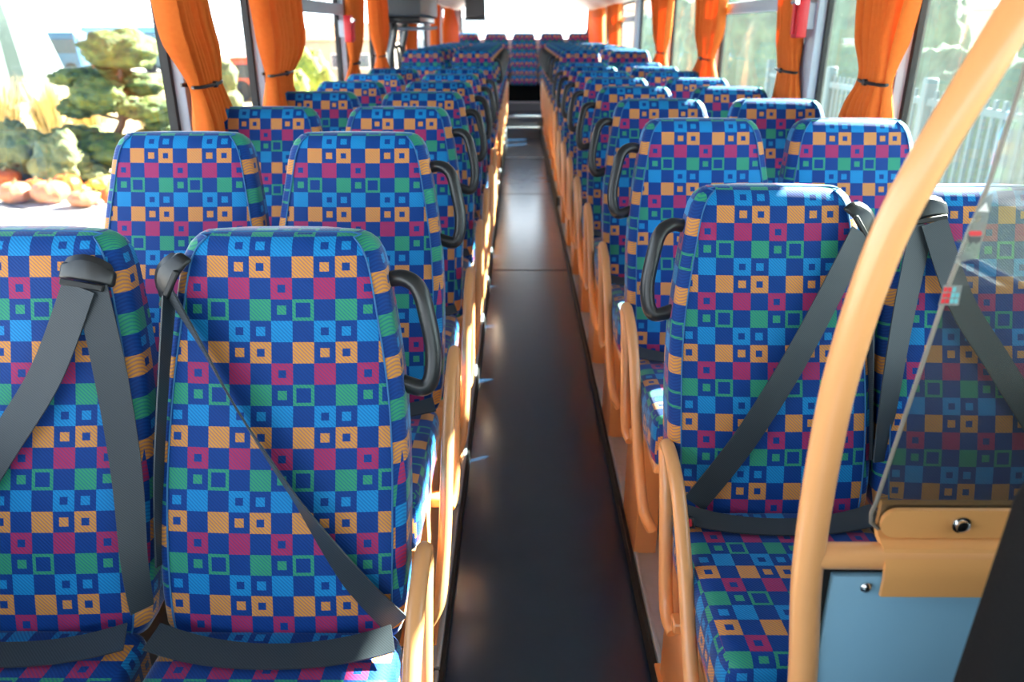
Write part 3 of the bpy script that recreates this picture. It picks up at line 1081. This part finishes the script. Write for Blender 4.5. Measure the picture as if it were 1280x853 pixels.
curtain(-1, [(0, 199, 243), (50, 209, 256), (75, 223, 265), (110, 242, 271), (135, 246, 281), (166, 251, 285)], 115, 'orange curtain pulled diagonally at the nearest left pillar')
curtain(-1, [(0, 318, 366), (50, 327, 372), (75, 331, 370), (90, 334, 362), (97, 337, 355), (112, 335, 360), (132, 336, 364)], 97, 'wide bulging orange curtain at the second pillar on the left')
curtain(-1, [(0, 434, 451), (50, 435, 450), (66, 437, 448), (80, 439, 445), (92, 434, 447), (117, 429, 454)], 80, 'orange curtain with flared hem beside the red hammer on the left', X=1.12, ak=.6)
curtain(-1, [(0, 463, 477), (37, 466, 480), (72, 473, 478), (102, 468, 485)], 72, 'slim orange curtain just ahead of the side door', n=4)
curtain(-1, [(20, 509, 516), (62, 511, 516)], None, 'dark orange curtain strip behind the side door', n=3, bottom=.95)
curtain(-1, [(12, 541, 546), (50, 540, 545)], None, 'pale sunlit curtain strip at the rear left window', n=2, bottom=1.3)
curtain(-1, [(10, 557, 563), (30, 556, 570), (52, 556, 571)], None, 'orange curtain in the rear left corner, half in bright sun', n=3, bottom=1.28)
curtain(1, [(0, 1082, 1141), (50, 1081, 1127), (75, 1082, 1118), (101, 1082, 1110), (112, 1072, 1109), (137, 1062, 1107)], 101, 'nearest orange curtain on the right with a dark tie band')
curtain(1, [(0, 978, 1000), (50, 976, 1000), (87, 975, 997), (114, 972, 997)], 87, 'orange curtain behind the red hammer case on the right', X=1.12, ak=.6)
curtain(1, [(0, 876, 903), (37, 875, 900), (72, 878, 889), (87, 872, 891), (104, 866, 891)], 72, 'orange curtain with pinched waist right of centre, third along the right windows')
curtain(1, [(0, 818, 838), (37, 821, 834), (64, 824, 830), (89, 817, 831)], 64, 'orange curtain fourth along the right windows', n=4)
curtain(1, [(10, 762, 774), (62, 763, 772)], None, 'narrow orange curtain near the rear of the right windows', n=3, bottom=1.15)
curtain(1, [(10, 737, 755), (30, 736, 755), (57, 738, 755)], None, 'orange curtain in the rear right corner by the back window', n=3, bottom=1.28)


# ------------------------------------------------------------------ small fittings
def hammer(px, py, sgn, label, ln):
    p = on_x(px, py, sgn * (HW - .085))
    t = empty('hammer_case', p)
    tag(t, label, 'emergency hammer', 'red emergency hammers on the window pillars')
    m = MB(); m.box(-.022, .022, -.035, .035, -ln / 2, ln / 2, .006, 2); m.build('case', RED, t)
    m = MB(); m.box(min(0, sgn * .058), max(0, sgn * .058), -.012, .012, -ln * .3, ln * .3, .002, 1); m.build('bracket', GREY, t)
    m = MB(); m.tube([(-sgn * .026, 0, -ln * .42), (-sgn * .028, 0, ln * .30)], .010, 10); m.build('hammer_handle', RED, t)
    m = MB(); m.tube([(-sgn * .028, -.03, ln * .32), (-sgn * .028, .03, ln * .32)], .012, 10); m.build('hammer_head', CHROME, t)


hammer(436, 36, -1, 'small red emergency hammer beside the flared curtain on the left', .15)
hammer(1001, 20, 1, 'red emergency hammer case on the second right pillar', .17)
p = on_x(1003, 47, HW - .037)
m = MB(); m.box(-.001, .001, -.03, .03, -.022, .022)
s = m.build('sticker', WHITE, smooth=False); s.location = p
tag(s, 'white instruction sticker with a red square below the right hammer case', 'sticker')
m = MB(); m.box(-.0022, -.0012, -.02, .004, -.012, .012); m.build('colour_square', principled('sticker_print', (.6, .25, .22), .5), s, smooth=False)

# hanging screen under the ceiling towards the rear
p = at(594, 10, 9.3)
t = empty('ceiling_monitor', (p.x, 9.3, 1.60))
tag(t, 'small dark monitor hanging in front of the back window', 'monitor')
m = MB(); m.box(-.112, .112, -.03, .03, .02, .30, .015, 2); m.build('housing', principled('monitor_grey', (.09, .085, .085), .5), t)
m = MB(); m.box(-.095, .095, -.034, -.029, .05, .27, .004, 1); m.build('screen', principled('monitor_screen', (.06, .055, .055), .25), t)
m = MB(); m.box(-.116, .116, -.036, .036, .0, .024, .008, 2); m.build('lower_bar', BLACK, t)
m = MB(); m.tube([(0, 0, .30), (0, 0, .55)], .02, 10); m.build('hanger', BLACK, t)

# ------------------------------------------------------------------ outside
GZ = -0.90
SLAB = slab_material()
m = MB(); m.add([(-120, -60, GZ), (120, -60, GZ), (120, 160, GZ), (-120, 160, GZ)], [(0, 1, 2, 3)])
struct(m.build('ground', SLAB, smooth=False), 'pale paved ground outside the bus')
SOIL = principled('garden_mulch', (.42, .34, .20), .95, var=.35, scale=3, bump=.5)
m = MB()
q = [on_z(px, py, GZ) for px, py in ((-400, 262), (0, 252), (140, 236), (300, 222))]
vs = [(p.x, p.y, GZ + .004) for p in q] + [(-6, 45, GZ + .004), (-60, 60, GZ + .004), (-60, 10, GZ + .004)]
m.add(vs, [tuple(range(len(vs)))])
struct(m.build('ground_bed', SOIL, smooth=False), 'planted garden bed beyond the paving')

PINE = leaf_material('pine_needles', (.012, .042, .020), (.125, .165, .03), 7)
PINE2 = leaf_material('yellow_green_leaves', (.09, .15, .03), (.42, .42, .06), 5)
JUN = leaf_material('juniper_leaves', (.04, .075, .035), (.22, .24, .10), 5)
HEDGE = leaf_material('hedge_leaves', (.03, .075, .05), (.13, .20, .11), 4)
STRAW = principled('straw_grass', (.62, .47, .20), .9, var=.3, scale=5)
STRAW2 = principled('pale_plume_grass', (.72, .62, .40), .9, var=.2, scale=5)
BARK = principled('tree_bark', (.10, .075, .055), .9, var=.3, scale=20, bump=.6)


def blob(c, r, seed, sub=4, amp=.16, fr=2.6):
    bm = bmesh.new()
    bmesh.ops.create_icosphere(bm, subdivisions=sub, radius=1)
    for v in bm.verts:
        d = v.co.normalized()
        k = 1 + amp * noise.noise(d * fr + Vector((seed, seed * .7, 0))) + amp * .55 * noise.noise(d * fr * 3.2 + Vector((0, seed, 3))) + amp * .55 * noise.noise(d * fr * 9 + Vector((seed, 1, 3)))
        v.co = Vector((d.x * r[0] * k + c[0], d.y * r[1] * k + c[1], d.z * r[2] * k + c[2]))
    return bm


# cloud pruned pine
YT = 14.0
base = on_z(150, 232, GZ); base = Vector((at(150, 200, YT).x, YT, GZ))
tree = empty('cloud_pruned_pine', base)
tag(tree, 'cloud pruned pine with rounded green foliage pads outside the left windows', 'tree')
tp = [base] + [at(x, y, YT) for x, y in ((152, 200), (146, 172), (153, 150), (144, 122), (150, 95), (148, 70))]
m = MB(); m.tube(smooth_path([p - base for p in tp], 4), [.10 - .0030 * k for k in range(25)], 10); trunk = m.build('trunk', BARK, tree)
PADS = [(150, 62, 75, 42, 0), (90, 97, 44, 20, -.2), (128, 93, 56, 24, .2), (122, 117, 56, 40, -.3), (97, 136, 40, 22, 0), (176, 106, 56, 26, .3), (193, 138, 64, 28, 0), (163, 133, 38, 22, -.2),
        (208, 157, 46, 26, .2), (98, 173, 62, 30, 0), (142, 188, 74, 36, -.3), (95, 202, 56, 34, .1), (186, 178, 56, 28, -.2), (190, 204, 60, 34, .2)]
for i, (x, y, w, h, dy) in enumerate(PADS):
    c = at(x, y, YT + dy)
    k = (c - CAM).length / F_PX
    m = MB(); m.bm(blob(c - base, (w * k / 2.1, w * k / 2.3, h * k / 2.2), i * 3.1 + 1, 4, .28))
    m.build('foliage_pad', PINE, tree, True, 180)
    m = MB(); near = min(tp[1:], key=lambda p: abs(p.z - c.z + .1))
    m.tube([near - base, c - base], [.035, .015], 6); m.build('branch', BARK, trunk)


def shrub(name, px, py, Y, w, h, mat, label, cat='shrub', n=7, group=None):
    c = at(px, py, Y)
    zt = c.z
    b = Vector((c.x, Y, GZ))
    t = empty(name, b); tag(t, label, cat, group)
    H = zt - GZ
    f = MB()
    rnd = random.Random(px * 7 + py)
    for k in range(n):
        a = rnd.random() * 2 * PI; rr = rnd.random() ** .5 * .5
        z = H * (.25 + .6 * rnd.random()); s = 1 - .45 * z / H
        f.bm(blob((rr * w * s * math.cos(a), rr * w * s * math.sin(a) * .7, z), (w * .36 * s, w * .32 * s, min(H * .30, w * .4)), k + px, 3, .3))
    f.bm(blob((0, 0, H * .52), (w * .42, w * .36, H * .48), px, 4, .25))
    f.build('foliage', mat, t, True, 180)
    s = MB(); s.tube([(0, 0, 0), (0.02, 0, H * .5)], [.05, .03], 8); s.build('stem', BARK, t)
    return t


shrub('yellow_shrub', 385, 66, 19.0, 1.25, 2, PINE2, 'round yellow green bush seen past the second left curtain', 'bush', 9)
shrub('yellow_shrub', 362, 82, 18.0, .9, 2, PINE2, 'lower yellow bush half behind the second left curtain', 'bush', 7)
shrub('dark_conifer', 272, 72, 18.0, .75, 2, JUN, 'narrow dark conifer right of the nearest left curtain', 'bush', 9)
for i, (px, py, Y, w, lab) in enumerate([(14, 160, 13.3, 1.0, 'low juniper at the left edge behind the pumpkins'), (66, 170, 13.0, .8, 'low juniper behind the pale pumpkins'), (-52, 150, 13.8, 1.3, 'broad juniper just past the left edge'),
                                          (112, 205, 13.2, .6, 'small dense juniper under the pine'), (212, 205, 13.4, .7, 'small juniper by the right foot of the pine')]):
    shrub('juniper', px, py, Y, w, 1, JUN, lab, 'shrub', 8, 'junipers in the garden bed')


def grass(px, py, Y, h_py, spread, mat, label):
    b = on_z(px, py, GZ); b = Vector((at(px, py, Y).x, Y, GZ))
    H = at(px, h_py, Y).z - GZ
    rnd = random.Random(px + 11)
    m = MB()
    for k in range(330):
        a = rnd.random() * 2 * PI; r0 = rnd.random() ** .5 * spread * .35; ln = H * (.55 + .5 * rnd.random())
        o = Vector((r0 * math.cos(a), r0 * math.sin(a), 0)); lean = spread * (.12 + .45 * rnd.random())
        mid = o + Vector((math.cos(a) * lean * .3, math.sin(a) * lean * .3, ln * .6)); tip = o + Vector((math.cos(a) * lean, math.sin(a) * lean, ln))
        s = Vector((-math.sin(a), math.cos(a), 0)) * .012
        m.add([o - s, o + s, mid + s * 1.6, mid - s * 1.6, tip], [(0, 1, 2, 3), (3, 2, 4)])
    o = m.build('ornamental_grass', mat, None, False); o.location = b
    tag(o, label, 'grass clump', 'golden grasses behind the pine')


for px, py, Y, hp, sp, mt, lb in [(10, 190, 15.6, 92, .8, STRAW, 'golden grass clump at the far left edge of the garden'), 
                                  (74, 190, 15.9, 96, .7, STRAW, 'golden grass clump close behind the pine, left side'), 
                                  (205, 190, 16.4, 100, .8, STRAW2, 'pale grass clump right of the pine trunk'), (120, 190, 17.0, 95, .9, STRAW, 'golden grass clump directly behind the pine')]:
    grass(px, py, Y, hp, sp, mt, lb)

# pumpkins
PUMP = principled('orange_pumpkin_skin', (.46, .095, .012), .45, var=.15, scale=6)
PUMP2 = principled('pale_pumpkin_skin', (.44, .175, .08), .5, var=.1, scale=6)
PUMP3 = principled('yellow_squash_skin', (.62, .46, .07), .5, var=.1, scale=6)
STEM = principled('dry_stem', (.30, .24, .10), .8)


def pumpkin(px, py, wpx, hpx, mat, label, ribs=10):
    b = on_z(px, py + hpx / 2, GZ)
    k = (b - CAM).length / F_PX
    R, H = wpx * k / 2, hpx * k * .92
    t = empty('pumpkin', b); tag(t, label, 'pumpkin', 'pumpkins heaped at the edge of the paving')
    m = MB(); n, mm = 40, 16
    vs = []; fs = []
    for i in range(mm + 1):
        v = i / mm; ph = PI * (v - .5)
        r = math.cos(ph) ** .8 if abs(math.cos(ph)) > 1e-6 else 0
        z = H / 2 + H / 2 * math.sin(ph) * (1 - .25 * math.exp(-((r) / .3) ** 2))
        for j in range(n):
            a = 2 * PI * j / n
            rr = R * r * (.93 + .07 * abs(math.cos(a * ribs / 2)))
            vs.append((rr * math.cos(a), rr * math.sin(a), z))
    for i in range(mm):
        for j in range(n):
            l = (j + 1) % n
            fs.append((i * n + j, i * n + l, (i + 1) * n + l, (i + 1) * n + j))
    m.add(vs, fs); m.build('fruit', mat, t, True, 180)
    m = MB(); m.tube(smooth_path([(0, 0, H * .84), (.01, 0, H * .98), (.04, .02, H * 1.1)], 3), [.03, .028, .026, .024, .022, .022, .022], 8); m.build('stem', STEM, t)


pumpkin(9, 224, 30, 20, PUMP, 'deep orange pumpkin at the far left of the heap')
pumpkin(22, 242, 34, 24, PUMP2, 'pale salmon pumpkin in front at the left')
pumpkin(47, 238, 24, 24, PUMP, 'bright orange pumpkin left of the big pale one')
pumpkin(66, 241, 38, 26, PUMP2, 'largest pale pumpkin in the middle of the heap')
pumpkin(86, 232, 30, 24, PUMP, 'orange pumpkin with sunlit shoulder right of the largest')
pumpkin(106, 249, 32, 19, PUMP2, 'pale flat pumpkin lying forward on the paving')
pumpkin(59, 220, 18, 14, PUMP3, 'small yellow squash on the back of the heap')
pumpkin(136, 245, 14, 18, PUMP, 'orange pumpkin half hidden by the seat')
pumpkin(120, 247, 12, 13, PUMP3, 'small yellow squash beside the flat pale pumpkin')
YFL = leaf_material('yellow_flowers', (.35, .38, .06), (.85, .72, .10), 16)
shrub('flowering_plant', 128, 222, 12.4, .5, .5, YFL, 'yellow flowering plant between pumpkins and seat', 'plant', 6)


# vehicles and buildings
def vehicle(name, loc, rz, size, col, label, cat, bus=False):
    t = empty(name, loc, rz); tag(t, label, cat)
    Lx, W, H = size
    paint = principled(name + '_paint', col, .3, var=.03)
    m = MB()
    bm = bmesh.new(); bmesh.ops.create_cube(bm, size=1)
    for v in bm.verts:
        tz = v.co.z > 0
        v.co = Vector((v.co.x * Lx * (.93 if tz and not bus else 1), v.co.y * W * (.9 if tz else 1), .30 + (v.co.z + .5) * (H - .30)))
    bmesh.ops.bevel(bm, geom=bm.edges[:], offset=.12, segments=3, affect='EDGES', profile=.5)
    m.bm(bm); m.build('body', paint, t)
    g = principled(name + '_glass', (.03, .05, .07), .1)
    for s in (-1, 1):
        m = MB(); m.box(-Lx * .45, Lx * .45, s * W * .468 - .03, s * W * .468 + .03, H * .52, H * .84, .02, 1); m.build('side_window', g, t)
    for s in (-1, 1):
        m = MB(); xx = s * Lx * .487
        m.box(xx - .03, xx + .03, -W * .40, W * .40, H * .48, H * .85, .02, 1); m.build('end_window', g, t)
    for sx in (-1, 1):
        for sy in (-1, 1):
            m = MB(); m.lathe([(.2, -.12), (.36, -.12), (.36, .12), (.2, .12)], 20)
            m.xf(Matrix.Translation((sx * Lx * .33, sy * (W * .5 - .1), .36)) @ Matrix.Rotation(PI / 2, 4, 'X')); m.build('wheel', RUBBER, t)


def gpos(px, Y):
    p = at(px, 60, Y); return (p.x, Y, GZ)


vehicle('van', gpos(67, 46), .15, (3.4, 2.2, 2.3), (.03, .10, .20), 'dark blue van far off behind the pale grasses', 'van')
vehicle('coach', gpos(168, 58), .1, (6.0, 2.5, 2.6), (.10, .30, .42), 'blue coach parked far behind the top of the pine', 'bus', True)
vehicle('coach', gpos(211, 50), .1, (2.6, 2.4, 2.1), (.06, .14, .20), 'small dark vehicle between pine and nearest left curtain', 'vehicle', True)
vehicle('car', gpos(330, 30), .2, (2.6, 1.7, 1.5), (.55, .08, .03), 'reddish car seen past the second left pillar', 'car')
# pale folded pavilion top left
t = empty('pavilion', gpos(-5, 30)); tag(t, 'pale grey fabric pavilion in the upper left corner', 'pavilion')
m = MB(); n = 28; vs = []
for z, R in ((0, 2.1), (.8, 2.0), (2.6, 1.55), (4.6, .95), (6.2, .5)):
    for k in range(n):
        a = 2 * PI * k / n; r = R * (1 + (.06 if k % 2 else -.04))
        vs.append((r * math.cos(a), r * math.sin(a), z))
fs = [(i * n + k, i * n + (k + 1) % n, (i + 1) * n + (k + 1) % n, (i + 1) * n + k) for i in range(4) for k in range(n)] + [tuple(4 * n + k for k in range(n))]
m.add(vs, fs); m.build('canopy', principled('pavilion_cloth', (.13, .19, .18), .8), t, smooth=False)
m = MB(); m.tube([(0, 0, 6.0), (0, 0, 6.8)], .06, 8); m.build('finial', DGREY, t)


def building(name, x0, x1, Y, depth, zt, wall, roof, label, nwin=4, roofh=1.0):
    a, b_ = at(x0, 60, Y).x, at(x1, 60, Y).x
    cx = (a + b_) / 2; hw = abs(b_ - a) / 2
    t = empty(name, (cx, Y, GZ)); tag(t, label, 'building')
    H = zt - GZ
    m = MB(); m.box(-hw, hw, 0, depth, 0, H, .02, 1); m.build('wall', wall, t)
    m = MB(); e = .25
    m.add([(-hw - e, -e, H), (hw + e, -e, H), (hw + e, depth + e, H), (-hw - e, depth + e, H), (-hw - e, depth / 2, H + roofh), (hw + e, depth / 2, H + roofh)],
          [(0, 1, 5, 4), (2, 3, 4, 5), (0, 4, 3), (1, 2, 5), (3, 2, 1, 0)])
    m.build('roof', roof, t, smooth=False)
    for k in range(nwin):
        x = -hw + 2 * hw * (k + .5) / nwin
        m = MB(); m.box(x - hw * .5 / nwin, x + hw * .5 / nwin, -.05, .02, H * .45, H * .75, .01, 1); w = m.build('window', WHITE, t)
        m = MB(); m.box(x - hw * .42 / nwin, x + hw * .42 / nwin, -.07, -.04, H * .48, H * .72); m.build('pane', principled('far_pane', (.10, .13, .16), .2), w)


BEIGE = principled('beige_render', (.42, .38, .30), .9, var=.06)
BRICK = principled('brown_roof_tiles', (.30, .13, .07), .9, var=.15)
PALE = principled('pale_blue_cladding', (.34, .42, .48), .7, var=.05)
PINKW = principled('pinkish_render', (.62, .48, .40), .9, var=.05)
building('house', 372, 470, 34, 8, 1.1, BEIGE, BRICK, 'beige house with brown roof beyond the yellow bush', 3, .7)
building('workshop', 468, 600, 60, 10, 1.6, PALE, DGREY, 'pale blue shed far beyond the rear left windows', 5, .8)
building('terrace', 780, 1110, 50, 8, 2.6, PINKW, BRICK, 'pinkish building far beyond the right windows', 7, 1.2)
building('warehouse', 1115, 1700, 30, 12, 2.2, PINKW, DGREY, 'pale warehouse behind the fence on the right', 6, .6)


def conifer(px, Y, w, H, label):
    p = at(px, 60, Y) if px < 2000 else Vector((6.5, Y, 0))
    t = empty('conifer', (p.x, Y, GZ)); tag(t, label, 'tree', 'conifers outside the right windows')
    m = MB()
    m.bm(blob((0, 0, H * .5), (w * .5, w * .5, H * .5), px, 4, .18, 3.5))
    for k in range(8):
        z = H * (.12 + .1 * k); r = w * .5 * (1 - z / H * .75); a = k * 2.4
        m.bm(blob((math.cos(a) * r * .5, math.sin(a) * r * .5, z), (r * .7, r * .7, H * .14), k + px, 3, .3, 3))
    m.build('foliage', HEDGE, t, True, 180)
    m = MB(); m.tube([(0, 0, 0), (0, 0, H * .3)], .08, 8); m.build('trunk', BARK, t)


conifer(2080, 4.45, 1.5, 7.4, 'added tall conifer out of view, shading the front right seat cushions')  # unseen tree added to keep the sun off the front cushions
conifer(985, 18.0, 2.0, 3.20, 'tall conifer behind the second right curtain')
conifer(1062, 12.4, 1.7, 3.09, 'tall conifer framed between two right curtains')
conifer(1172, 14.8, 1.2, 3.02, 'slim conifer right of the nearest right curtain')
conifer(1290, 12.0, 1.4, 3.05, 'conifer at the right edge behind the orange pole')
conifer(915, 22, 3.2, 3.41, 'broad conifer seen through the hopper window')
conifer(850, 30, 3.0, 3.65, 'far conifer between the third and fourth right curtains')

# bar fence
FEN = principled('pale_blue_fence_paint', (.06, .11, .14), .6)
t = empty('bar_fence', (3.6, 2.6, GZ)); tag(t, 'pale blue fence of upright bars outside the right windows', 'fence')
m = MB()
k = 0
while k * .13 < 9.5:
    m.box(-.012, .012, k * .13 - .02, k * .13 + .02, .15, 1.9); k += 1
m.build('upright_bars', FEN, t, smooth=False)
for z in (.3, 1.1, 1.8):
    m = MB(); m.box(-.03, .03, 0, 9.5, z - .03, z + .03, .005, 1); m.build('rail', FEN, t)
for k in range(5):
    m = MB(); m.box(-.05, .05, k * 2.35 - .05, k * 2.35 + .05, 0, 2.0, .008, 1); m.build('post', FEN, t)
t = empty('hedge', (4.75, 6.0, GZ)); tag(t, 'dark green hedge behind the bar fence on the right', 'hedge')
m = MB()
for k in range(9):
    m.bm(blob((0, -3.6 + .9 * k, 1.05), (.6, .75, 1.12), 40 + k, 4, .22, 3))
m.build('foliage', HEDGE, t, True, 180)
vehicle('delivery_van', (10.5, 13.5, GZ), .3, (4.2, 2.0, 2.3), (.72, .72, .70), 'white van parked beyond the fence on the right', 'van')
vehicle('white_car', (9.4, 7.6, GZ), .2, (4.0, 1.8, 1.6), (.70, .70, .70), 'white car behind the fence, right of the orange pole', 'car')
m = MB(); m.add([(2.6, -10, GZ + .004), (7, -10, GZ + .004), (30, 60, GZ + .004), (2.6, 60, GZ + .004)], [(0, 1, 2, 3)])
struct(m.build('ground_lawn', principled('dry_lawn', (.09, .13, .06), .95, var=.3, scale=2), smooth=False), 'green verge outside the right windows')

# ------------------------------------------------------------------ light
w = bpy.data.worlds.new('sky'); scene.world = w; w.use_nodes = True
bg = w.node_tree.nodes['Background']
tc = w.node_tree.nodes.new('ShaderNodeTexCoord')
sx = w.node_tree.nodes.new('ShaderNodeSeparateXYZ'); w.node_tree.links.new(tc.outputs['Generated'], sx.inputs[0])
rp = w.node_tree.nodes.new('ShaderNodeValToRGB')
rp.color_ramp.elements[0].position = 0.0; rp.color_ramp.elements[0].color = (.86, .94, 1.0, 1)
rp.color_ramp.elements[1].position = .6; rp.color_ramp.elements[1].color = (.05, .09, .17, 1)
e = rp.color_ramp.elements.new(.34); e.color = (.62, .71, .80, 1)
w.node_tree.links.new(sx.outputs['Z'], rp.inputs[0]); w.node_tree.links.new(rp.outputs[0], bg.inputs['Color'])
bg.inputs['Strength'].default_value = 6.5

EL, AZ = math.radians(34), math.radians(32)     # sun on the right, a touch towards the rear of the bus
sd = bpy.data.lights.new('sun', 'SUN'); sd.energy = 68.0; sd.angle = math.radians(0.6); sd.color = (1.0, .93, .82)
so = bpy.data.objects.new('sun', sd); COL.objects.link(so)
dirv = Vector((math.cos(EL) * math.cos(AZ), math.cos(EL) * math.sin(AZ), math.sin(EL)))
so.rotation_euler = dirv.to_track_quat('Z', 'Y').to_euler()
so.location = dirv * 20

vs_ = scene.view_settings
vs_.view_transform = 'Standard'
try: vs_.look = 'None'
except Exception: pass
vs_.gamma = 1.0
vs_.use_curve_mapping = False
vs_.exposure = 0.2
scene.display_settings.display_device = 'sRGB'
scene.cycles.max_bounces = 10
scene.cycles.transparent_max_bounces = 24
scene.cycles.use_denoising = True
scene.cycles.caustics_reflective = False
scene.cycles.caustics_refractive = False
